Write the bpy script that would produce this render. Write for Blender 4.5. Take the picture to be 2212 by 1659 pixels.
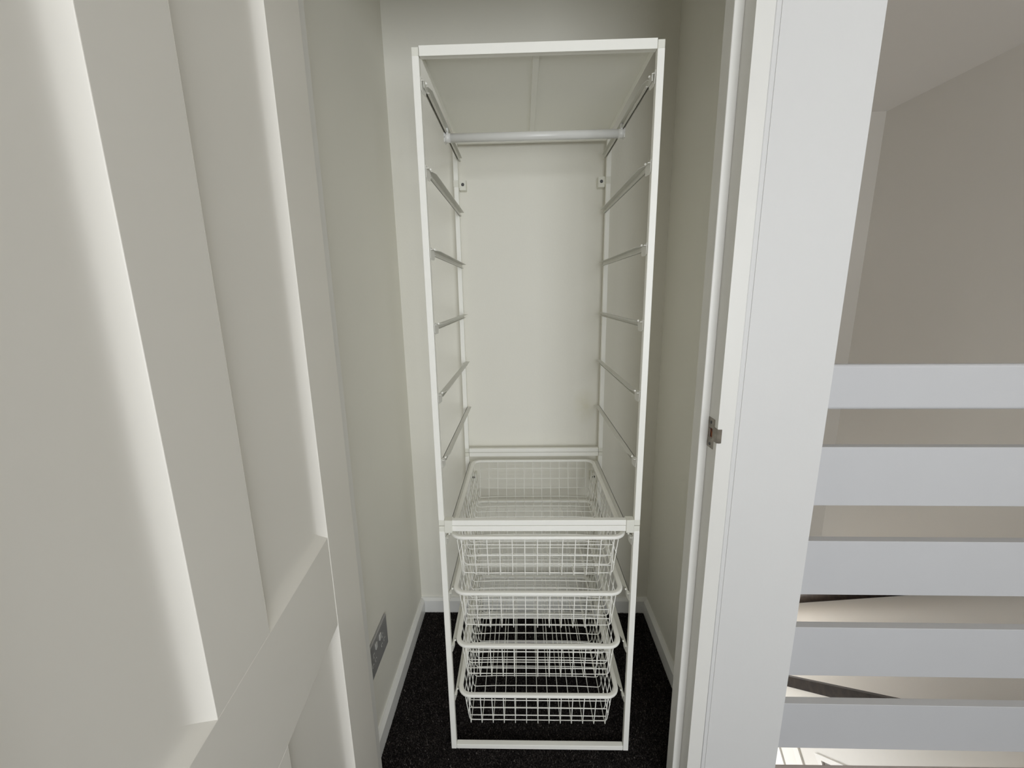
import bpy, bmesh, math, random
import numpy as np
from mathutils import Vector, Matrix

for o in list(bpy.data.objects):
    bpy.data.objects.remove(o, do_unlink=True)
scene = bpy.context.scene
COL = scene.collection

# ------------------------------------------------------------------ camera
CAM = Vector((0.2149, -0.9475, 1.2653))
PITCH, YAW, ROLL, FPX = 0.2115, -0.0270, -0.0165, 906.75
cd = bpy.data.cameras.new('camera')
cam = bpy.data.objects.new('camera', cd)
COL.objects.link(cam)
fw = Vector((math.sin(YAW) * math.cos(PITCH), math.cos(YAW) * math.cos(PITCH), -math.sin(PITCH)))
rt = Vector((math.cos(YAW), -math.sin(YAW), 0))
up = rt.cross(fw)
rt2 = math.cos(ROLL) * rt + math.sin(ROLL) * up
up2 = -math.sin(ROLL) * rt + math.cos(ROLL) * up
cam.matrix_world = Matrix(((rt2.x, up2.x, -fw.x, CAM.x), (rt2.y, up2.y, -fw.y, CAM.y),
                           (rt2.z, up2.z, -fw.z, CAM.z), (0, 0, 0, 1)))
cd.sensor_fit = 'HORIZONTAL'
cd.sensor_width = 36.0
cd.lens = 36.0 * FPX / 2212.0
cd.clip_start = 0.01
scene.camera = cam

# ------------------------------------------------------------------ world, daylight, exposure
world = bpy.data.worlds.new('world')
scene.world = world
world.use_nodes = True
bg = world.node_tree.nodes['Background']
bg.inputs[0].default_value = (0.80, 0.90, 1.0, 1)
bg.inputs[1].default_value = 1.0

def area(name, loc, rot, sx, sy, power, col):
    l = bpy.data.lights.new(name, 'AREA')
    l.shape = 'RECTANGLE'
    l.size, l.size_y = sx, sy
    l.energy = power
    l.color = col
    o = bpy.data.objects.new(name, l)
    o.location = loc
    o.rotation_euler = rot
    COL.objects.link(o)
    return o

# daylight entering through the landing window (behind the camera) and the hall window downstairs
WIN = dict(x0=0.15, x1=1.75, z0=0.55, z1=2.00, y=-3.0)
area('landing_daylight', ((WIN['x0'] + WIN['x1']) / 2, WIN['y'] - 0.13, (WIN['z0'] + WIN['z1']) / 2),
     (math.radians(90), 0, math.radians(0)), 1.55, 1.4, 54, (0.965, 0.985, 1.0))
HW = dict(x0=0.95, x1=2.3, z0=-2.7, z1=-1.5, y=4.6)
area('hall_daylight', ((HW['x0'] + HW['x1']) / 2, HW['y'] + 0.13, (HW['z0'] + HW['z1']) / 2),
     (math.radians(-90), 0, 0), 1.3, 1.15, 110, (0.98, 0.99, 1.0))
SFILL = dict(y0=0.75, y1=1.95, z0=-2.65, z1=-1.75, x=0.79)  # added, unseen opening with an area light to brighten the stair spandrel
area('hall_side_fill', (SFILL['x'] - 0.13, (SFILL['y0'] + SFILL['y1']) / 2, (SFILL['z0'] + SFILL['z1']) / 2),
     (0, math.radians(-90), 0), 0.85, 1.15, 22, (0.98, 0.99, 1.0))

scene.view_settings.view_transform = 'Standard'
scene.view_settings.look = 'None'
scene.view_settings.gamma = 1.0
scene.view_settings.use_curve_mapping = False
scene.view_settings.exposure = 0.0
scene.cycles.use_denoising = True
scene.cycles.diffuse_bounces = 8
scene.cycles.max_bounces = 12

# ------------------------------------------------------------------ materials
def mat(name, col, rough=0.5, metal=0.0, bump=0.0, bscale=200.0, var=0.0, vscale=6.0, col2=None, spec=0.5):
    m = bpy.data.materials.new(name)
    m.use_nodes = True
    nt = m.node_tree
    b = nt.nodes['Principled BSDF']
    b.inputs['Base Color'].default_value = (*col, 1)
    b.inputs['Roughness'].default_value = rough
    b.inputs['Metallic'].default_value = metal
    b.inputs['Specular IOR Level'].default_value = spec
    tc = nt.nodes.new('ShaderNodeTexCoord')
    if var > 0 or col2:
        n = nt.nodes.new('ShaderNodeTexNoise')
        n.inputs['Scale'].default_value = vscale
        n.inputs['Detail'].default_value = 5
        r = nt.nodes.new('ShaderNodeValToRGB')
        c2 = col2 or tuple(max(0, c * (1 - var)) for c in col)
        r.color_ramp.elements[0].position = 0.35
        r.color_ramp.elements[1].position = 0.65
        r.color_ramp.elements[0].color = (*c2, 1)
        r.color_ramp.elements[1].color = (*col, 1)
        nt.links.new(tc.outputs['Object'], n.inputs['Vector'])
        nt.links.new(n.outputs['Fac'], r.inputs['Fac'])
        nt.links.new(r.outputs['Color'], b.inputs['Base Color'])
    if bump > 0:
        n2 = nt.nodes.new('ShaderNodeTexNoise')
        n2.inputs['Scale'].default_value = bscale
        n2.inputs['Detail'].default_value = 4
        bp = nt.nodes.new('ShaderNodeBump')
        bp.inputs['Strength'].default_value = bump
        bp.inputs['Distance'].default_value = 0.002
        nt.links.new(tc.outputs['Object'], n2.inputs['Vector'])
        nt.links.new(n2.outputs['Fac'], bp.inputs['Height'])
        nt.links.new(bp.outputs['Normal'], b.inputs['Normal'])
    return m

M = {}
M['wall'] = mat('closet_wall_paint', (0.82, 0.805, 0.735), 0.75, bump=0.12, bscale=160, var=0.015, vscale=3)
M['wall_landing'] = mat('landing_wall_paint', (0.82, 0.795, 0.745), 0.75, bump=0.12, bscale=160, var=0.015, vscale=3)
M['wall_stair'] = mat('greige_stairwell_paint', (0.70, 0.675, 0.63), 0.75, bump=0.12, bscale=160, var=0.015, vscale=3)
M['ceiling'] = mat('ceiling_paint', (0.80, 0.78, 0.75), 0.85, bump=0.1, bscale=140)
M['trim'] = mat('white_trim_gloss', (0.84, 0.84, 0.82), 0.32, bump=0.05, bscale=60, var=0.02, vscale=9)
M['jamb'] = mat('cream_jamb_paint', (0.785, 0.777, 0.742), 0.38, bump=0.05, bscale=60, var=0.02, vscale=9)
M['face'] = mat('white_wall_end_paint', (0.70, 0.697, 0.688), 0.5, bump=0.08, bscale=120, var=0.012, vscale=4)
M['door'] = mat('door_satin_paint', (0.84, 0.815, 0.755), 0.36, bump=0.035, bscale=45, var=0.01, vscale=5)
M['powder'] = mat('white_powder_coat', (0.94, 0.935, 0.885), 0.42, bump=0.05, bscale=700)
M['runner'] = mat('grey_white_runner_coat', (0.74, 0.735, 0.685), 0.45, bump=0.05, bscale=700)
M['rod'] = mat('light_grey_rod_coat', (0.74, 0.74, 0.72), 0.3, bump=0.03, bscale=500)
M['plastic'] = mat('off_white_plastic', (0.80, 0.795, 0.72), 0.45, bump=0.03, bscale=400)
M['shelf'] = mat('shelf_powder_coat', (0.92, 0.915, 0.86), 0.45, bump=0.04, bscale=600)
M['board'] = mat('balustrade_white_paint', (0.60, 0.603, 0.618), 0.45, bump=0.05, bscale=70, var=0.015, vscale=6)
M['nosing'] = mat('landing_nosing_paint', (0.50, 0.44, 0.41), 0.5, bump=0.1, bscale=80, var=0.1, vscale=30)
M['steel'] = mat('worn_steel', (0.33, 0.30, 0.25), 0.42, metal=0.75, bump=0.1, bscale=120, var=0.35, vscale=60)
M['screw'] = mat('dark_screw_steel', (0.09, 0.09, 0.09), 0.4, metal=0.6, bump=0.05, bscale=300)
M['cavity'] = mat('raw_brown_wood', (0.34, 0.085, 0.015), 0.7, bump=0.3, bscale=200, col2=(0.07, 0.014, 0.004), vscale=180)
M['socket'] = mat('socket_satin_grey', (0.36, 0.36, 0.36), 0.35, metal=0.25, bump=0.03, bscale=300)
M['rocker'] = mat('socket_rocker_pale', (0.62, 0.62, 0.60), 0.4, bump=0.02, bscale=300)
M['slot'] = mat('socket_slot_dark', (0.10, 0.10, 0.10), 0.5, bump=0.02, bscale=300)
M['rail_wood'] = mat('dark_stained_handrail', (0.034, 0.024, 0.018), 0.5, bump=0.1, bscale=90, col2=(0.012, 0.008, 0.006), vscale=25, spec=0.12)
M['pane'] = mat('window_frame_white', (0.85, 0.85, 0.85), 0.4, bump=0.03, bscale=100)
M['hallfloor'] = mat('oak_hall_floor', (0.34, 0.25, 0.17), 0.5, bump=0.05, bscale=40, var=0.25, vscale=12)
M['cupboard_grey'] = mat('cupboard_grey_panel', (0.20, 0.185, 0.175), 0.6, bump=0.05, bscale=100)  # even dark grey of the panel inside the spandrel frame

def carpet_mat(name, base, speck):
    m = bpy.data.materials.new(name)
    m.use_nodes = True
    nt = m.node_tree
    b = nt.nodes['Principled BSDF']
    b.inputs['Roughness'].default_value = 1.0
    b.inputs['Specular IOR Level'].default_value = 0.1
    tc = nt.nodes.new('ShaderNodeTexCoord')
    n = nt.nodes.new('ShaderNodeTexNoise')
    n.inputs['Scale'].default_value = 260
    n.inputs['Detail'].default_value = 3
    n2 = nt.nodes.new('ShaderNodeTexNoise')
    n2.inputs['Scale'].default_value = 14
    add = nt.nodes.new('ShaderNodeMath')
    add.operation = 'MULTIPLY_ADD'
    add.inputs[1].default_value = 0.25
    r = nt.nodes.new('ShaderNodeValToRGB')
    r.color_ramp.elements[0].position = 0.58
    r.color_ramp.elements[0].color = (*base, 1)
    r.color_ramp.elements[1].position = 0.80
    r.color_ramp.elements[1].color = (*speck, 1)
    nt.links.new(tc.outputs['Object'], n.inputs['Vector'])
    nt.links.new(tc.outputs['Object'], n2.inputs['Vector'])
    nt.links.new(n2.outputs['Fac'], add.inputs[0])
    nt.links.new(n.outputs['Fac'], add.inputs[2])
    nt.links.new(add.outputs[0], r.inputs['Fac'])
    nt.links.new(r.outputs['Color'], b.inputs['Base Color'])
    bp = nt.nodes.new('ShaderNodeBump')
    bp.inputs['Strength'].default_value = 0.8
    bp.inputs['Distance'].default_value = 0.004
    nt.links.new(n.outputs['Fac'], bp.inputs['Height'])
    nt.links.new(bp.outputs['Normal'], b.inputs['Normal'])
    return m
M['carpet'] = carpet_mat('charcoal_carpet', (0.012, 0.010, 0.010), (0.075, 0.066, 0.062))
def pile_mat():
    m = bpy.data.materials.new('charcoal_carpet_tufts')
    m.use_nodes = True
    nt = m.node_tree
    b = nt.nodes['Principled BSDF']
    b.inputs['Roughness'].default_value = 1.0
    b.inputs['Specular IOR Level'].default_value = 0.1
    g = nt.nodes.new('ShaderNodeNewGeometry')
    r = nt.nodes.new('ShaderNodeValToRGB')
    e = r.color_ramp.elements
    e[0].position, e[0].color = 0.0, (0.010, 0.009, 0.009, 1)
    e[1].position, e[1].color = 1.0, (0.20, 0.18, 0.165, 1)
    for p, c in ((0.55, (0.016, 0.014, 0.014, 1)), (0.80, (0.050, 0.044, 0.041, 1)), (0.93, (0.085, 0.075, 0.070, 1))):
        n = e.new(p)
        n.color = c
    nt.links.new(g.outputs['Random Per Island'], r.inputs['Fac'])
    nt.links.new(r.outputs['Color'], b.inputs['Base Color'])
    return m
M['pile'] = pile_mat()
M['stair_carpet'] = carpet_mat('dark_stair_carpet', (0.012, 0.009, 0.008), (0.035, 0.028, 0.024))

# ------------------------------------------------------------------ mesh helpers
def box(bm, x0, x1, y0, y1, z0, z1, bev=0.0, seg=2):
    vs = [bm.verts.new(p) for p in ((x0, y0, z0), (x1, y0, z0), (x1, y1, z0), (x0, y1, z0),
                                    (x0, y0, z1), (x1, y0, z1), (x1, y1, z1), (x0, y1, z1))]
    fs = [bm.faces.new([vs[i] for i in f]) for f in ((3, 2, 1, 0), (4, 5, 6, 7), (0, 1, 5, 4), (1, 2, 6, 5), (2, 3, 7, 6), (3, 0, 4, 7))]
    if bev > 0:
        es = list({e for f in fs for e in f.edges})
        bmesh.ops.bevel(bm, geom=es, offset=bev, segments=seg, profile=0.5, affect='EDGES')

def prism(bm, pts, d):
    """closed polygon pts (3-D, planar) extruded by vector d"""
    d = Vector(d)
    a = [bm.verts.new(p) for p in pts]
    b = [bm.verts.new(Vector(p) + d) for p in pts]
    n = len(pts)
    bm.faces.new(a)
    bm.faces.new(list(reversed(b)))
    for i in range(n):
        bm.faces.new([a[(i + 1) % n], a[i], b[i], b[(i + 1) % n]])
    bmesh.ops.recalc_face_normals(bm, faces=bm.faces[:])

def sweep(bm, pts, section, closed=False, up=Vector((0, 0, 1))):
    """sweep a closed 2-D section (u: sideways, v: up) along a 3-D path"""
    P = [Vector(p) for p in pts]
    n = len(P)
    rings = []
    for i in range(n):
        a = P[i - 1] if (i > 0 or closed) else P[i]
        b = P[(i + 1) % n] if (i < n - 1 or closed) else P[i]
        t = (b - a).normalized()
        u = t.cross(up)
        if u.length < 1e-4:
            u = t.cross(Vector((1, 0, 0)))
        u.normalize()
        v = u.cross(t).normalized()
        rings.append([bm.verts.new(P[i] + u * s[0] + v * s[1]) for s in section])
    m = len(section)
    for i in range(n if closed else n - 1):
        A, B = rings[i], rings[(i + 1) % n]
        for k in range(m):
            f = bm.faces.new([A[k], A[(k + 1) % m], B[(k + 1) % m], B[k]])
            f.smooth = True
    if not closed:
        bm.faces.new(list(reversed(rings[0])))
        bm.faces.new(rings[-1])
    bmesh.ops.recalc_face_normals(bm, faces=bm.faces[:])

def circ(r, n=6, ry=None):
    ry = ry or r
    return [(r * math.cos(2 * math.pi * k / n), ry * math.sin(2 * math.pi * k / n)) for k in range(n)]

def wire_up(pts):
    """pick an up vector that is never parallel to the path"""
    P = [Vector(p) for p in pts]
    n = Vector((0, 0, 0))
    for i in range(1, len(P) - 1):
        n += (P[i] - P[i - 1]).cross(P[i + 1] - P[i])
    return n.normalized() if n.length > 1e-9 else Vector((0, 0, 1))

def fillet(pts, r, seg=4):
    P = [Vector(p) for p in pts]
    out = [P[0]]
    for i in range(1, len(P) - 1):
        a, b, c = P[i - 1], P[i], P[i + 1]
        d1, d2 = (a - b).normalized(), (c - b).normalized()
        ang = d1.angle(d2)
        l = min(r / math.tan(ang / 2), (a - b).length * 0.45, (c - b).length * 0.45)
        for k in range(seg + 1):
            t = k / seg
            p0, p2 = b + d1 * l, b + d2 * l
            out.append((1 - t) ** 2 * p0 + 2 * t * (1 - t) * b + t * t * p2)
    out.append(P[-1])
    return out

def obj(name, bm, material, parent=None, smooth=False):
    if isinstance(bm, bpy.types.Mesh):
        me = bm
    else:
        me = bpy.data.meshes.new(name)
        if smooth:
            for f in bm.faces:
                f.smooth = True
        bm.to_mesh(me)
        bm.free()
        me.materials.append(material if not isinstance(material, str) else M[material])
    o = bpy.data.objects.new(name, me)
    COL.objects.link(o)
    if parent:
        o.parent = parent
    return o

def boxes(name, lst, material, parent=None, bev=0.0, seg=2):
    bm = bmesh.new()
    for b in lst:
        box(bm, *b, bev=bev, seg=seg)
    return obj(name, bm, material, parent)

def tag(o, label, cat, group=None, kind=None):
    o['label'] = label
    o['category'] = cat
    if group:
        o['group'] = group
    if kind:
        o['kind'] = kind
    return o

def empty(name, loc=(0, 0, 0)):
    o = bpy.data.objects.new(name, None)
    o.empty_display_size = 0.05
    o.location = loc
    COL.objects.link(o)
    return o

def struct(name, lst, material, label, cat, bev=0.0):
    return tag(boxes(name, lst, material, bev=bev), label, cat, kind='structure')

# ------------------------------------------------------------------ dimensions (metres)
YA, YB = -0.168, -0.068          # door wall: landing face, closet face
XL, XR = -0.181, 0.588           # door lining faces
CL, CR, CB = -0.210, 0.705, 0.542  # closet walls
WE = 0.790                       # end of the door wall, beside the stairwell
SW = 2.52                        # stairwell side wall
FARY = 2.05
CEIL = 2.35
LOW = -2.915                     # hall floor downstairs

# ------------------------------------------------------------------ the room
struct('floor', [(-1.2, 1.75, -3.0, -0.034, -0.25, -0.004), (1.75, SW, -3.0, -0.291, -0.25, -0.004),
                 (-0.31, WE, -0.034, 0.642, -0.25, -0.004)], 'carpet',
       'charcoal speckled carpet covering the closet and landing floor', 'floor')
# real pile on the visible closet carpet: single-blade tufts, nobody could count them
def pile(x0, x1, y0, y1, n, seed):
    g = np.random.default_rng(seed)
    px_ = g.uniform(x0, x1, n); py_ = g.uniform(y0, y1, n)
    an = g.uniform(0, 2 * np.pi, n); wd = g.uniform(0.0008, 0.0018, n); ht = g.uniform(0.003, 0.0065, n)
    lx = g.normal(0, 0.0022, n); ly = g.normal(0, 0.0022, n)
    co = np.zeros((n, 3, 3), dtype=np.float32)
    co[:, 0] = np.stack([px_ - wd * np.cos(an), py_ - wd * np.sin(an), np.full(n, -0.0045)], 1)
    co[:, 1] = np.stack([px_ + wd * np.cos(an), py_ + wd * np.sin(an), np.full(n, -0.0045)], 1)
    co[:, 2] = np.stack([px_ + lx, py_ + ly, -0.0045 + ht], 1)
    me = bpy.data.meshes.new('carpet_pile')
    me.vertices.add(3 * n); me.loops.add(3 * n); me.polygons.add(n)
    me.vertices.foreach_set('co', co.ravel())
    me.loops.foreach_set('vertex_index', np.arange(3 * n, dtype=np.int32))
    me.polygons.foreach_set('loop_start', np.arange(0, 3 * n, 3, dtype=np.int32))
    me.update(calc_edges=True)
    me.materials.append(M['pile'])
    o = bpy.data.objects.new('carpet_pile', me)
    COL.objects.link(o)
    o.parent = bpy.data.objects['floor']
    o['kind'] = 'stuff'
pile(CL + 0.016, CR - 0.016, -0.16, CB - 0.016, 150000, 3)
struct('ceiling', [(-1.3, SW + 0.1, -3.1, FARY + 0.1, CEIL, CEIL + 0.1)], 'ceiling',
       'plain white ceiling above the closet, landing and stairwell', 'ceiling')
struct('wall_back', [(-0.31, WE, CB, CB + 0.1, -0.004, CEIL)], 'wall',
       'cream closet wall behind the white metal frame', 'wall')
def stained_wall():
    m = M['wall'].copy()
    m.name = 'closet_wall_paint_stained'
    nt = m.node_tree
    b = nt.nodes['Principled BSDF']
    src = b.inputs['Base Color'].links[0].from_socket
    tc = nt.nodes.new('ShaderNodeTexCoord')
    mp = nt.nodes.new('ShaderNodeMapping')
    mp.inputs['Location'].default_value = (-0.437 / 0.045, -0.542 / 0.5, -0.862 / 0.075)
    mp.inputs['Scale'].default_value = (1 / 0.045, 1 / 0.5, 1 / 0.075)
    gr = nt.nodes.new('ShaderNodeTexGradient')
    gr.gradient_type = 'SPHERICAL'
    nz = nt.nodes.new('ShaderNodeTexNoise')
    nz.inputs['Scale'].default_value = 40
    mu = nt.nodes.new('ShaderNodeMath')
    mu.operation = 'MULTIPLY'
    mx = nt.nodes.new('ShaderNodeMix')
    mx.data_type = 'RGBA'
    mx.inputs[7].default_value = (0.70, 0.67, 0.52, 1)
    nt.links.new(tc.outputs['Object'], mp.inputs['Vector'])
    nt.links.new(mp.outputs['Vector'], gr.inputs['Vector'])
    nt.links.new(tc.outputs['Object'], nz.inputs['Vector'])
    nt.links.new(gr.outputs['Fac'], mu.inputs[0])
    nt.links.new(nz.outputs['Fac'], mu.inputs[1])
    nt.links.new(mu.outputs[0], mx.inputs[0])
    nt.links.new(src, mx.inputs[6])
    nt.links.new(mx.outputs[2], b.inputs['Base Color'])
    return m
bpy.data.objects['wall_back'].data.materials[0] = stained_wall()
struct('wall_left', [(CL - 0.1, CL, YB, CB, -0.004, CEIL)], 'wall',
       'cream closet side wall carrying the double socket', 'wall')
struct('wall_right', [(CR, WE, YB, CB, -0.004, CEIL)], 'wall',
       'cream closet side wall next to the door jamb with strike plate', 'wall')
wf = struct('wall_front', [(0.6285, WE, YA, YB, -0.004, CEIL), (-1.2, XL - 0.031, YA, YB, -0.004, CEIL),
                           (XL - 0.031, 0.6285, YA, YB, 2.016, CEIL)], 'face',
            'white painted wall end between the closet doorway and the balustrade', 'wall')
boxes('filler_strip', [(0.619, 0.6285, YA + 0.0012, YB, -0.004, 2.016)], 'face', wf)
bmr = bmesh.new()
sweep(bmr, [(0.6195, YA + 0.0006, -0.004), (0.6195, YA + 0.0006, 2.016)], circ(0.0011, 6))
obj('paint_ridge', bmr, 'face', wf)
struct('wall_landing_left', [(-1.3, -1.2, -3.1, YA, -0.004, CEIL)], 'wall_landing',
       'landing wall behind the open panelled door', 'wall')
struct('wall_landing_rear', [(-1.2, WIN['x0'], -3.1, -3.0, -0.004, CEIL), (WIN['x1'], SW, -3.1, -3.0, -0.004, CEIL),
                             (WIN['x0'], WIN['x1'], -3.1, -3.0, -0.004, WIN['z0']),
                             (WIN['x0'], WIN['x1'], -3.1, -3.0, WIN['z1'], CEIL)], 'wall_landing',
       'landing wall with the window opening opposite the closet', 'wall')
struct('wall_stair_side', [(SW, SW + 0.1, -3.1, 4.7, LOW, CEIL)], 'wall_stair',
       'tall grey white side wall of the stairwell', 'wall')
struct('wall_stair_far', [(WE - 0.1, SW, FARY, FARY + 0.1, -0.80, CEIL)], 'wall_stair',
       'stairwell end wall beyond the balustrade', 'wall')
struct('wall_stair_inner', [(WE - 0.1, WE, 0.642, FARY, -0.8, CEIL), (WE - 0.1, WE, -0.25, SFILL['y0'], LOW, -0.8), (WE - 0.1, WE, SFILL['y1'], 4.7, LOW, -0.8),
                            (WE - 0.1, WE, SFILL['y0'], SFILL['y1'], LOW, SFILL['z0']), (WE - 0.1, WE, SFILL['y0'], SFILL['y1'], SFILL['z1'], -0.8),
                            (WE - 0.1, WE, -0.034, 0.642, -0.8, -0.25)], 'wall_stair',
       'stairwell wall running behind the closet', 'wall')
struct('wall_hall_under_landing', [(WE, SW, -0.30, -0.25, LOW, -0.25)], 'wall_landing',
       'hall wall under the landing edge', 'wall')
struct('wall_hall_end', [(WE, HW['x0'], 4.6, 4.7, LOW, -0.8), (HW['x1'], SW, 4.6, 4.7, LOW, -0.8),
                         (HW['x0'], HW['x1'], 4.6, 4.7, LOW, HW['z0']), (HW['x0'], HW['x1'], 4.6, 4.7, HW['z1'], -0.8)],
       'wall_landing', 'end wall of the downstairs hall with a window', 'wall')
struct('ceiling_hall', [(WE - 0.1, SW, FARY + 0.1, 4.7, -0.80, -0.70)], 'ceiling', 'low ceiling of the downstairs hall', 'ceiling')
struct('floor_hall', [(WE - 0.1, SW, -0.30, 4.7, LOW - 0.1, LOW)], 'hallfloor', 'floor of the downstairs hall', 'floor')

def window(name, W, ya, yb, label):
    r = empty(name, ((W['x0'] + W['x1']) / 2, (ya + yb) / 2, W['z0']))
    tag(r, label, 'window', kind='structure')
    f = 0.05
    cx, cy, cz = r.location
    L = [(W['x0'], W['x1'], ya, yb, W['z0'], W['z0'] + f), (W['x0'], W['x1'], ya, yb, W['z1'] - f, W['z1']),
         (W['x0'], W['x0'] + f, ya, yb, W['z0'] + f, W['z1'] - f), (W['x1'] - f, W['x1'], ya, yb, W['z0'] + f, W['z1'] - f)]
    for b in L:
        boxes('window_frame', [(b[0] - cx, b[1] - cx, b[2] - cy, b[3] - cy, b[4] - cz, b[5] - cz)], 'pane', r)
    boxes('mullion', [(-0.02, 0.02, ya - cy, yb - cy, f, W['z1'] - W['z0'] - f)], 'pane', r)
window('window_1', WIN, -3.08, -3.02, 'white framed landing window behind the viewer')
window('window_2', HW, 4.62, 4.68, 'white framed window at the end of the downstairs hall')

w3 = empty('fill_window', (WE - 0.05, (SFILL['y0'] + SFILL['y1']) / 2, SFILL['z0']))  # frame made up to go with the added spandrel fill light
tag(w3, 'added unseen white frame around the hall side fill light', 'window', kind='structure')
hy, hh = (SFILL['y1'] - SFILL['y0']) / 2, SFILL['z1'] - SFILL['z0']
for b in ((-hy, hy, 0, 0.05), (-hy, hy, hh - 0.05, hh), (-hy, -hy + 0.05, 0.05, hh - 0.05), (hy - 0.05, hy, 0.05, hh - 0.05)):
    boxes('window_frame', [(-0.03, 0.03, *b)], 'pane', w3)

# skirting boards with a chamfered top
def skirting(name, axis, c, face, lo, hi, label):
    """axis 'x': runs along x at y=c; axis 'y': runs along y at x=c; face = sign of the outward side"""
    h, t, ch = 0.060, 0.015, 0.010
    prof = [(0, -0.004), (t, -0.004), (t, h - ch), (t * 0.45, h), (0, h)]
    bm = bmesh.new()
    if axis == 'y':
        prism(bm, [(c + face * p[0], lo, p[1]) for p in prof], (0, hi - lo, 0))
    else:
        prism(bm, [(lo, c + face * p[0], p[1]) for p in prof], (hi - lo, 0, 0))
    tag(obj(name, bm, 'trim'), label, 'skirting', kind='structure')
skirting('baseboard_back', 'x', CB, -1, CL, CR, 'white skirting along the closet back wall')
skirting('baseboard_left', 'y', CL, 1, YB, CB - 0.015, 'white skirting under the double socket')
skirting('baseboard_right', 'y', CR, -1, YB, CB - 0.015, 'white skirting along the closet wall beside the jamb')

# ------------------------------------------------------------------ door lining, stops and strike plate
t1 = empty('trim_1', (XR, YA, 0))
tag(t1, 'cream painted closet door lining with stop and steel strike plate', 'door frame', kind='structure')
def loc(b, r):
    x, y, z = r.location
    return (b[0] - x, b[1] - x, b[2] - y, b[3] - y, b[4] - z, b[5] - z)
HY0, HY1, HZ0, HZ1 = -0.1495, -0.1343, 0.9787, 0.9990
boxes('jamb', [loc(b, t1) for b in ((XR, 0.619, YA, YB, -0.004, HZ0), (XR, 0.619, YA, YB, HZ1, 2.016),
                                    (XR, 0.619, YA, HY0, HZ0, HZ1), (XR, 0.619, HY1, YB, HZ0, HZ1))], 'jamb', t1)
boxes('jamb', [loc((XL - 0.031, XL, YA, YB, -0.004, 2.016), t1)], 'jamb', t1)
boxes('head', [loc((XL, XR, YA, YB, 1.985, 2.016), t1)], 'jamb', t1)
boxes('door_stop', [loc((XR - 0.0175, XR, YA + 0.038, YA + 0.0745, -0.004, 1.985), t1)], 'jamb', t1, bev=0.0015)
boxes('door_stop', [loc((XL, XL + 0.0175, YA + 0.038, YA + 0.0745, -0.004, 1.985), t1)], 'jamb', t1, bev=0.0015)
boxes('door_stop', [loc((XL + 0.0175, XR - 0.0175, YA + 0.038, YA + 0.0745, 1.9675, 1.985), t1)], 'jamb', t1, bev=0.0015)
# strike plate: four strips round the latch hole, lip wrapped over the front edge
px = XR - 0.0012
bm = bmesh.new()
for b in ((px, XR, -0.1545, -0.1285, HZ1, 1.0190), (px, XR, -0.1545, -0.1285, 0.9585, HZ0),
          (px, XR, -0.1545, HY0, HZ0, HZ1), (px, XR, HY1, -0.1285, HZ0, HZ1)):
    box(bm, *loc(b, t1))
box(bm, *loc((px, XR, YA - 0.001, -0.1545, 0.9765, 1.0040), t1))
lip = [(px, YA - 0.0012, 0), (XR + 0.003, YA - 0.0034, 0), (XR + 0.0075, YA - 0.0022, 0), (XR + 0.0075, YA - 0.0010, 0),
       (XR + 0.003, YA - 0.0020, 0), (px + 0.0004, YA, 0)]
prism(bm, [(p[0] - XR, p[1] - YA, 0.9765) for p in lip], (0, 0, 0.0275))
sp = obj('strike_plate', bm, 'steel', t1)
sp['label'] = 'worn steel strike plate with latch hole'
for z in (1.0105, 0.9660):
    bm = bmesh.new()
    bmesh.ops.create_cone(bm, cap_ends=True, segments=14, radius1=0.0034, radius2=0.0026, depth=0.0012,
                          matrix=Matrix.Translation((-0.0016, -0.1415 - YA, z)) @ Matrix.Rotation(math.radians(-90), 4, 'Y'))
    box(bm, -0.0026, -0.0021, -0.1420 - YA, -0.1410 - YA, z - 0.0026, z + 0.0026)
    s = obj('screw', bm, 'screw', sp)
lc = boxes('latch_recess', [loc((XR + 0.0016, XR + 0.006, HY0, HY1, HZ0, HZ1), t1)], 'cavity', sp)
lc['label'] = 'bare brown wood inside the latch hole'

# ------------------------------------------------------------------ open panelled door
P0 = Vector((-0.141, -0.166, 0))
TH = math.radians(6.4)
A = Vector((math.sin(TH), -math.cos(TH), 0))
B = Vector((math.cos(TH), math.sin(TH), 0))
door = empty('door_1', P0)
tag(door, 'open cream panelled closet door with four recessed moulded panels', 'door', kind='structure')
door.matrix_world = Matrix(((A.x, 0, B.x, P0.x), (A.y, 0, B.y, P0.y), (0, 1, 0, 0), (0, 0, 0, 1)))  # local: x=s, y=z, z=normal
DW, DT, DZ0, DZ1 = 0.762, 0.040, 0.006, 1.980
S0, S1, S2, S3 = 0.1370, 0.3470, 0.4555, 0.6400
Z0, Z1, Z2, Z3 = 0.215, 0.6842, 0.8586, 1.865
def dbox(name, s0, s1, z0, z1, n0=-DT, n1=0.0, bev=0.0006):
    bm = bmesh.new()
    box(bm, s0, s1, z0, z1, n0, n1, bev=bev, seg=1)
    return obj(name, bm, 'door', door)
dbox('stile', 0, S0, DZ0, DZ1, n1=0.0008)
dbox('stile', S3, DW, DZ0, DZ1, n1=0.0008)
dbox('rail', S0, S3, DZ0, Z0)
dbox('rail', S0, S3, Z1, Z2)
dbox('rail', S0, S3, Z3, DZ1)
dbox('muntin', S1, S2, Z0, Z1)
dbox('muntin', S1, S2, Z2, Z3)
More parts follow.
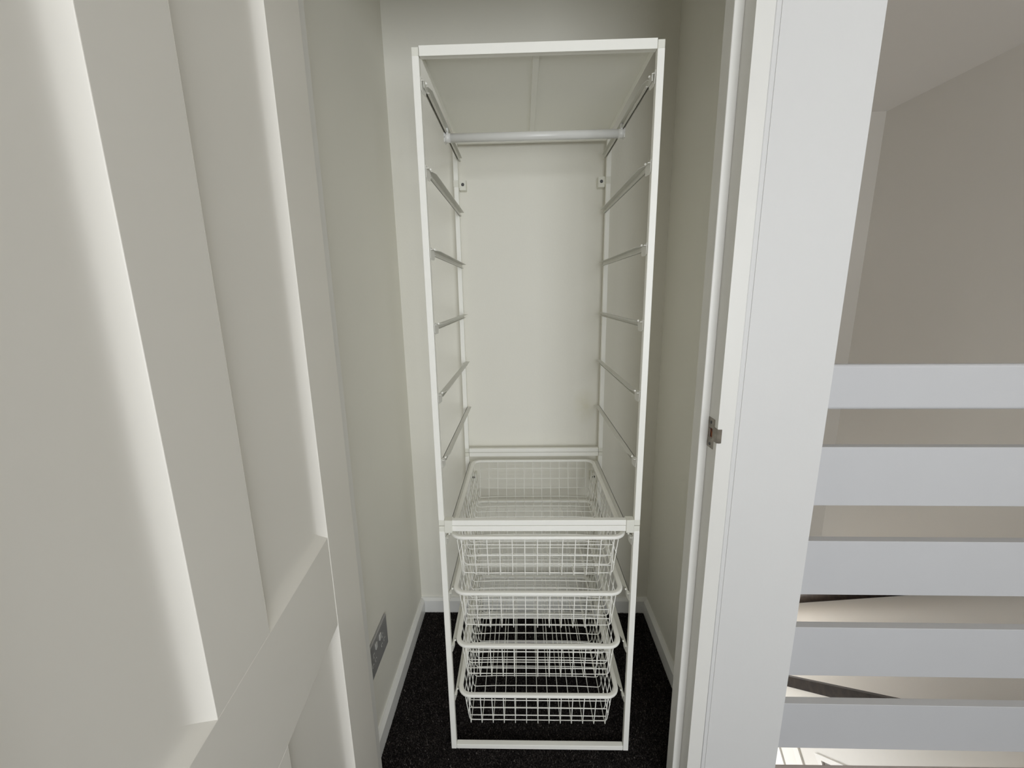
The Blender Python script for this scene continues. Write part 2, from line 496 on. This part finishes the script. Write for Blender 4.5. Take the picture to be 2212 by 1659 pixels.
def panel(s0, s1, z0, z1):
    prof = [(0, 0), (0.0008, 0.0012), (0.0122, 0.0085), (0.0145, 0.0098), (0.0182, 0.0110), (0.024, 0.0117), (0.034, 0.0120)]
    bm = bmesh.new()
    rings = []
    for i, d in prof:
        rings.append([bm.verts.new(p) for p in ((s0 + i, z0 + i, -d), (s1 - i, z0 + i, -d), (s1 - i, z1 - i, -d), (s0 + i, z1 - i, -d))])
    bk = [bm.verts.new(p) for p in ((s0, z0, -0.028), (s1, z0, -0.028), (s1, z1, -0.028), (s0, z1, -0.028))]
    for a, b in zip(rings[:-1], rings[1:]):
        for k in range(4):
            f = bm.faces.new([a[k], a[(k + 1) % 4], b[(k + 1) % 4], b[k]])
    bm.faces.new(rings[-1])
    for k in range(4):
        bm.faces.new([rings[0][(k + 1) % 4], rings[0][k], bk[k], bk[(k + 1) % 4]])
    bm.faces.new(list(reversed(bk)))
    bmesh.ops.recalc_face_normals(bm, faces=bm.faces[:])
    # smooth only across the moulding rows, keep the mitres crisp
    for f in bm.faces:
        f.smooth = True
    for e in bm.edges:
        if len(e.link_faces) == 2 and e.link_faces[0].normal.angle(e.link_faces[1].normal) > math.radians(38):
            e.smooth = False
    for r in rings:
        for k in range(4):
            pass
    for a, b in zip(rings[:-1], rings[1:]):
        for k in range(4):
            e = bm.edges.get((a[k], b[k]))
            if e:
                e.smooth = False
    return obj('panel', bm, 'door', door)
for s0, s1 in ((S0, S1), (S2, S3)):
    panel(s0, s1, Z0, Z1)
    panel(s0, s1, Z2, Z3)

# ------------------------------------------------------------------ white metal storage frame
PT = 0.0145
W, D, H, ZJ = 0.500, 0.510, 1.7464, 0.700
fr = empty('storage_frame', (0, 0, 0))
tag(fr, 'tall narrow white metal storage frame of two stacked open sections with side runners', 'storage frame')
for x0 in (0, W - PT):
    for y0 in (0, D - PT):
        boxes('post', [(x0, x0 + PT, y0, y0 + PT, 0.0, ZJ - 0.0152)], 'powder', fr, bev=0.0012)
        boxes('post', [(x0, x0 + PT, y0, y0 + PT, ZJ + 0.0152, H - 0.0150)], 'powder', fr, bev=0.0012)
        e = 0.0002
        boxes('corner_connector', [(x0 + e, x0 + PT - e, y0 + e, y0 + PT - e, ZJ - 0.0152, ZJ - 0.0007)], 'plastic', fr, bev=0.0008)
        boxes('corner_connector', [(x0 + e, x0 + PT - e, y0 + e, y0 + PT - e, ZJ + 0.0007, ZJ + 0.0152)], 'plastic', fr, bev=0.0008)
        boxes('corner_cap', [(x0 + e, x0 + PT - e, y0 + e, y0 + PT - e, H - 0.0150, H)], 'plastic', fr, bev=0.0010)
for y0 in (0, D - PT):
    for z0, z1 in ((0.0, PT), (ZJ - 0.0150, ZJ - 0.0006), (ZJ + 0.0006, ZJ + 0.0150), (H - 0.0160, H - 0.0025)):
        yy0 = y0 + (0.0005 if y0 == 0 else 0.0)
        boxes('crossbar', [(PT + 0.0006, W - PT - 0.0006, yy0, y0 + PT, z0, z1)], 'powder', fr, bev=0.0012)
# plastic clips joining the two sections at the front
for x0 in (0.0146, W - 0.0146 - 0.0195):
    c = boxes('joining_clip', [(x0, x0 + 0.0195, -0.0032, 0.0175, ZJ - 0.0178, ZJ + 0.0168)], 'plastic', fr, bev=0.0012)
    c['label'] = 'off-white plastic joining clip'

def runner(side, z, deep=False):
    """angle runner from front post to back post; side 0 = left, 1 = right"""
    bm = bmesh.new()
    def X(x):
        return x if side == 0 else W - x
    def bx(x0, x1, *r):
        a, b = sorted((X(x0), X(x1)))
        box(bm, a, b, *r)
    wx = 0.0145 if not deep else 0.0190
    bx(wx, wx + 0.0013, 0.010, D - 0.010, z - 0.0125, z)                     # web
    # ledge with chamfered front
    led = [(wx, 0.034), (0.0235, 0.034), (0.0285, 0.052), (0.0285, D - 0.006), (wx, D - 0.006)]
    prism(bm, [(X(p[0]), p[1], z - 0.0013) for p in led], (0, 0, 0.0013))
    bx(wx, wx + 0.0062, 0.036, D - 0.008, z - 0.0125, z - 0.0113)            # short bottom flange
    if deep:
        bx(0.0145, 0.0190, 0.006, D - 0.006, z - 0.0013, z)                  # bridge to the posts: open slot below
        bx(0.0145, 0.0153, 0.010, D - 0.010, z - 0.0110, z - 0.0013)
    # narrow neck and turned-down front tab
    neck = [(wx, 0.007), (0.0215, 0.007), (0.0200, 0.034), (wx, 0.034)]
    prism(bm, [(X(p[0]), p[1], z - 0.0013) for p in neck], (0, 0, 0.0013))
    tab = [(0.0, 0.005), (0.35, 0.003), (0.85, -0.001), (1.0, -0.006), (0.90, -0.0205), (0.78, -0.0225), (0.22, -0.0225), (0.05, -0.019)]
    prism(bm, [(X(0.0150 + 0.0035 * p[0]), 0.004 + 0.030 * p[0], z + p[1]) for p in tab], (0.0010 if side == 0 else -0.0010, 0, 0))
    bmesh.ops.recalc_face_normals(bm, faces=bm.faces[:])
    r = obj('runner', bm, 'runner', fr)
    b2 = bmesh.new()
    bmesh.ops.create_uvsphere(b2, u_segments=10, v_segments=6, radius=0.0026, matrix=Matrix.Translation((X(0.0215), 0.024, z + 0.0008)))
    obj('stop_bump', b2, 'powder', r, smooth=True)
RU = [1.5275, 1.3637, 1.2000, 1.0362, 0.8725]
RIM = [0.6630, 0.5020, 0.3410, 0.1800]
for side in (0, 1):
    runner(side, 1.691, True)
    for z in RU + RIM:
        runner(side, z)

# wall brackets with their screws
for side in (0, 1):
    for zc in (1.613, 0.594):
        def X(x):
            return x if side == 0 else W - x
        def bx(bm, x0, x1, *r, bev=0.001):
            a, b = sorted((X(x0), X(x1)))
            box(bm, a, b, *r, bev=bev)
        bm = bmesh.new()
        bx(bm, -0.0012, 0.0152, D - PT - 0.0012, D + 0.0015, zc - 0.010, zc + 0.010)
        bx(bm, 0.0152, 0.0365, D + 0.004, CB, zc - 0.016, zc + 0.016)
        bx(bm, 0.008, 0.0180, D + 0.0005, CB - 0.006, zc - 0.010, zc + 0.010)
        b = obj('wall_bracket', bm, 'plastic', fr)
        bm = bmesh.new()
        bmesh.ops.create_cone(bm, cap_ends=True, segments=16, radius1=0.0054, radius2=0.0046, depth=0.002,
                              matrix=Matrix.Translation((X(0.0262), D + 0.0036, zc + 0.001)) @ Matrix.Rotation(math.radians(90), 4, 'X'))
        obj('screw', bm, 'screw', b)

# ------------------------------------------------------------------ top shelf
sh = empty('top_shelf', (0.25, 0.0, 1.7464))
tag(sh, 'white sheet-metal top shelf with folded front edge on the storage frame', 'shelf')
def sbox(name, *b, bev=0.0006):
    return boxes(name, [loc(b, sh)], 'shelf', sh, bev=bev, seg=1)
sbox('shelf_panel', 0.0156, W - 0.0156, -0.0014, D, 1.7464, 1.7482)
sbox('front_edge', 0.0156, W - 0.0156, -0.0026, -0.0012, 1.7288, 1.7476)
sbox('side_edge', 0.0162, 0.0176, 0.016, D - 0.0150, 1.7320, 1.7464)
sbox('side_edge', W - 0.0176, W - 0.0162, 0.016, D - 0.0150, 1.7320, 1.7464)
bm = bmesh.new()
hat = [(0.2415, 1.7463), (0.2425, 1.7385), (0.2555, 1.7385), (0.2565, 1.7463)]
prism(bm, [(p[0] - 0.25, 0.020, p[1] - 1.7464) for p in hat], (0, 0.472, 0))
obj('stiffener', bm, 'shelf', sh)

# ------------------------------------------------------------------ clothes rail
rod = empty('clothes_rail', (0.25, 0.26, 1.667))
tag(rod, 'pale grey round clothes rail hung across the frame under the shelf', 'clothes rail')
bm = bmesh.new()
sweep(bm, [(-0.2315, 0, 0), (0.2315, 0, 0)], circ(0.0108, 28), up=Vector((0, 0, 1)))
obj('tube', bm, 'rod', rod)
for s in (-1, 1):
    bm = bmesh.new()
    sweep(bm, [(s * 0.2175, 0, 0), (s * 0.2335, 0, 0)], circ(0.0113, 28))
    box(bm, min(s * 0.2312, s * 0.2345), max(s * 0.2312, s * 0.2345), -0.0110, 0.0110, -0.0118, 0.0105, bev=0.001)
    box(bm, min(s * 0.2235, s * 0.2288), max(s * 0.2235, s * 0.2288), -0.0060, 0.0060, 0.0095, 0.0224)
    obj('end_holder', bm, 'rod', rod)

# ------------------------------------------------------------------ wire baskets
RX0, RX1, RY0, RY1 = 0.0305, 0.4645, 0.0022, 0.4960     # rim centre line
rnd = random.Random(4)
WR = 0.00125
def rim_mesh():
    bm = bmesh.new()
    R = 0.030
    pts = []
    for cx, cy, a0 in ((RX1 - R, RY0 + R, -90), (RX1 - R, RY1 - R, 0), (RX0 + R, RY1 - R, 90), (RX0 + R, RY0 + R, 180)):
        for k in range(9):
            a = math.radians(a0 + 90 * k / 8)
            pts.append((cx + R * math.cos(a), cy + R * math.sin(a), 0.0))
    sec = []
    hw, hh, r = 0.0064, 0.0046, 0.0032
    for cx, cy, a0 in ((hw - r, hh - r, 0), (-hw + r, hh - r, 90), (-hw + r, -hh + r, 180), (hw - r, -hh + r, 270)):
        for k in range(4):
            a = math.radians(a0 + 30 * k)
            sec.append((cx + r * math.cos(a), cy + r * math.sin(a)))
    sweep(bm, pts, sec, closed=True)
    me = bpy.data.meshes.new('rim')
    bm.to_mesh(me)
    bm.free()
    me.materials.append(M['powder'])
    return me

def bow(pts, amp, axis):
    """tiny hand-bent sag so that the wires are not ruler straight"""
    out = []
    n = len(pts)
    for i, p in enumerate(pts):
        q = list(p)
        q[axis] += amp * math.sin(math.pi * i / (n - 1))
        out.append(tuple(q))
    return out

def wire_mesh(pts):
    bm = bmesh.new()
    sweep(bm, pts, circ(WR, 6), up=wire_up(pts))
    me = bpy.data.meshes.new('wire')
    bm.to_mesh(me)
    bm.free()
    me.materials.append(M['powder'])
    return me

def line(a, b, n=6):
    a, b = Vector(a), Vector(b)
    return [tuple(a.lerp(b, k / n)) for k in range(n + 1)]

def basket_meshes():
    L = []
    HB = 0.1265                                    # rim centre to basket bottom
    FY, BY = 0.0290, 0.4670                        # bottom front / back
    FT, BT = 0.0035, 0.4925                        # where the front / back wires meet the rim
    LX, RX = 0.0500, 0.4450
    LT, RT = 0.0345, 0.4605
    for i in range(13):                            # U wires running front to back
        x = 0.0545 + 0.03204 * i
        j = rnd.uniform(-0.0004, 0.0004)
        corner = fillet([(x, FT, 0), (x + j, FY, -HB - 0.0025), (x + j, (FY + BY) / 2, -HB + 0.0006), (x + j, BY, -HB - 0.0025), (x, BT, 0)], 0.006, 4)
        L.append(wire_mesh(corner))
    for k in range(13):                            # U wires running side to side
        y = 0.0375 + 0.0351 * k
        sag = rnd.uniform(0.0025, 0.0045) if k else 0.0
        mid = [(LX + (RX - LX) * q / 6, y, -HB + sag * (1 - (2 * q / 6 - 1) ** 4)) for q in range(1, 6)]
        c = fillet([(LT, y, 0), (LX, y, -HB)] + mid + [(RX, y, -HB), (RT, y, 0)], 0.010, 3)
        L.append(wire_mesh(c))
    for d in (0.0262, 0.0610, 0.0950):             # straight wires on the four walls
        t = d / HB
        s = rnd.uniform(-0.0010, 0.0016)
        yf = FT + (FY - FT) * t + 0.0022
        L.append(wire_mesh(bow(line((0.0535, yf, -d), (0.4400, yf, -d - 0.0003), 8), s, 2)))
        yb = BT + (BY - BT) * t - 0.0022
        L.append(wire_mesh(bow(line((0.0535, yb, -d), (0.4400, yb, -d), 8), -s, 2)))
        for xt, xb, g in ((LT, LX, 1), (RT, RX, -1)):
            x = xt + (xb - xt) * t + g * 0.0022
            L.append(wire_mesh(line((x, 0.029, -d), (x, 0.467, -d), 2)))
    return L
rim_me = rim_mesh()
wires = basket_meshes()
BL = ['white wire basket, topmost, tucked right under the double crossbar',
      'second white wire basket, below the basket under the double crossbar',
      'third white wire basket, just above the lowest basket',
      'lowest white wire basket hanging nearest the dark carpet']
for i, zr in enumerate(RIM):
    b = empty('wire_basket', (0, 0, zr + 0.0046))
    tag(b, BL[i], 'wire basket', group='wire baskets in the storage frame')
    obj('rim', rim_me, None, b)
    for me in wires:
        obj('wire', me, None, b)

# ------------------------------------------------------------------ double socket on the closet wall
so = empty('wall_socket', (CL, 0.05, 0.288))
tag(so, 'grey double wall socket low on the closet side wall', 'socket')
boxes('face_plate', [(0, 0.0075, -0.078, 0.076, -0.050, 0.050)], 'socket', so, bev=0.0022)
for c in (-0.036, 0.036):
    s = 1 if c < 0 else -1
    boxes('rocker_switch', [(0.0072, 0.0098, c + s * 0.020 - 0.006, c + s * 0.020 + 0.006, 0.016, 0.034)], 'rocker', so, bev=0.0008)
    for dy, dz, hy, hz in ((0, 0.011, 0.0020, 0.0044), (-0.011, -0.012, 0.0036, 0.0018), (0.011, -0.012, 0.0036, 0.0018)):
        f = boxes('pin_surround', [(0.0072, 0.0079, c + dy - hy - 0.0018, c + dy + hy + 0.0018, dz - hz - 0.0018, dz + hz + 0.0018)], 'rocker', so)
        boxes('pin_slot', [(0.0079, 0.0081, c + dy - hy, c + dy + hy, dz - hz, dz + hz)], 'slot', f)

# ------------------------------------------------------------------ balustrade
BY0, BT_ = -0.030, 0.0205
SL = -0.0085
ba = empty('balustrade', (WE, BY0, 0))
tag(ba, 'white balustrade of wide horizontal boards guarding the stairwell', 'balustrade')
def board(name, z0, z1, bev):
    bm = bmesh.new()
    L = 0.955
    box(bm, 0, L, 0, BT_, z0, z1, bev=bev, seg=3)
    for v in bm.verts:
        v.co.z += SL * (v.co.x - 0.09)
    return obj(name, bm, 'board', ba)
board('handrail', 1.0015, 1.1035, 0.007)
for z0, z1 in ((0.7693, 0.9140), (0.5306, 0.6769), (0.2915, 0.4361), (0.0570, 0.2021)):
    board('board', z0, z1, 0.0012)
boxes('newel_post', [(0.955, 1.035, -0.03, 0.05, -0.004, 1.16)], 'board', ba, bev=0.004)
struct('trim_2', [(WE, 1.75, -0.062, -0.0325, -0.22, 0.004)], 'nosing', 'beige pink landing edge trim below the balustrade', 'trim', bev=0.002)

# ------------------------------------------------------------------ stairs going down beyond the balustrade
GO, RISE, SY0 = 0.220, 0.19433, -0.291
XS = 1.735
sl = RISE / GO
st = empty('staircase', (XS, SY0, 0))
tag(st, 'staircase descending along the stairwell side wall with dark capped string', 'staircase')
bm = bmesh.new()
box(bm, 0.03, SW - XS - 0.001, 0.0, GO + 0.02, -RISE - 0.03, -RISE, bev=0.004)
box(bm, 0.03, SW - XS - 0.001, 0.0, 0.025, -RISE - 0.03, 0.0)
step_me = None
for k in range(14):
    if step_me is None:
        o = obj('step', bm, 'stair_carpet', st)
        step_me = o.data
    else:
        o = obj('step', step_me, None, st)
    o.location = (0, GO * k, -RISE * k)
def cz(y):                                   # top line of the dark capping (world y)
    return -0.9808 - 0.8836 * (y - 1.1704)
ya_, yb_ = 0.06, 2.70
bm = bmesh.new()
prism(bm, [(0, ya_ - SY0, cz(ya_) - 0.069), (0, ya_ - SY0, cz(ya_)), (0, yb_ - SY0, cz(yb_)), (0, yb_ - SY0, cz(yb_) - 0.069)], (0.045, 0, 0))
c = obj('string_capping', bm, 'rail_wood', st)
c['label'] = 'dark stained wooden string capping'
bm = bmesh.new()
prism(bm, [(0.006, ya_ - SY0, cz(ya_) - 0.069), (0.006, yb_ - SY0, cz(yb_) - 0.069), (0.006, yb_ - SY0, LOW), (0.006, ya_ - SY0, LOW)], (0.022, 0, 0))
obj('spandrel_panel', bm, 'jamb', st)
# white battens and framed opening on the spandrel
def plate(name, pts, t, material):
    bm = bmesh.new()
    prism(bm, [(0.006, p[0] - SY0, p[1]) for p in pts], (-t, 0, 0))
    return obj(name, bm, material, st)
def along(a, b, k):
    return (a[0] + (b[0] - a[0]) * k, a[1] + (b[1] - a[1]) * k)
for a0, a1, b0, b1 in (((1.1302, -1.4717), (1.0578, -1.5074), (1.1003, -1.4319), (1.0401, -1.4827)),
                       ((0.9954, -1.2926), (0.9434, -1.3477), (0.9628, -1.2494), (0.9061, -1.2957))):
    plate('batten', [along(a0, a1, -0.6), along(a0, a1, 2.2), along(b0, b1, 2.2), along(b0, b1, -0.6)], 0.010, 'trim')
plate('frame_strip', [(0.8461, -1.1281), (0.7967, -1.1127), (0.7400, -1.1700), (0.7600, -1.1860)], 0.012, 'trim')
plate('frame_strip', [(0.8461, -1.1281), (0.5200, -0.8300), (0.5200, -0.8640), (0.7967, -1.1127)], 0.012, 'trim')
plate('cupboard_panel', [(0.7967, -1.1127), (0.5200, -0.8640), (0.5200, -0.99), (0.7400, -1.1700)], 0.003, 'cupboard_grey')

# handrail fixed to the side wall
hr = empty('stair_handrail', (SW, 0, 0))
tag(hr, 'dark brown wooden handrail sloping along the stairwell side wall', 'handrail')
HRX = -0.055
def hz(y):
    return -0.4907 - 0.8918 * (y - 1.244)
bm = bmesh.new()
sec = [(-0.021, 0), (0.021, 0), (0.021, 0.075), (0.012, 0.088), (-0.012, 0.088), (-0.021, 0.075)]
sweep(bm, [(HRX, 0.1, hz(0.1)), (HRX, 3.2, hz(3.2))], sec)
obj('rail', bm, 'rail_wood', hr)
for y in (0.45, 2.75):
    boxes('bracket', [(-0.06, 0.0, y - 0.012, y + 0.012, hz(y) - 0.03, hz(y) - 0.004)], 'rail_wood', hr)
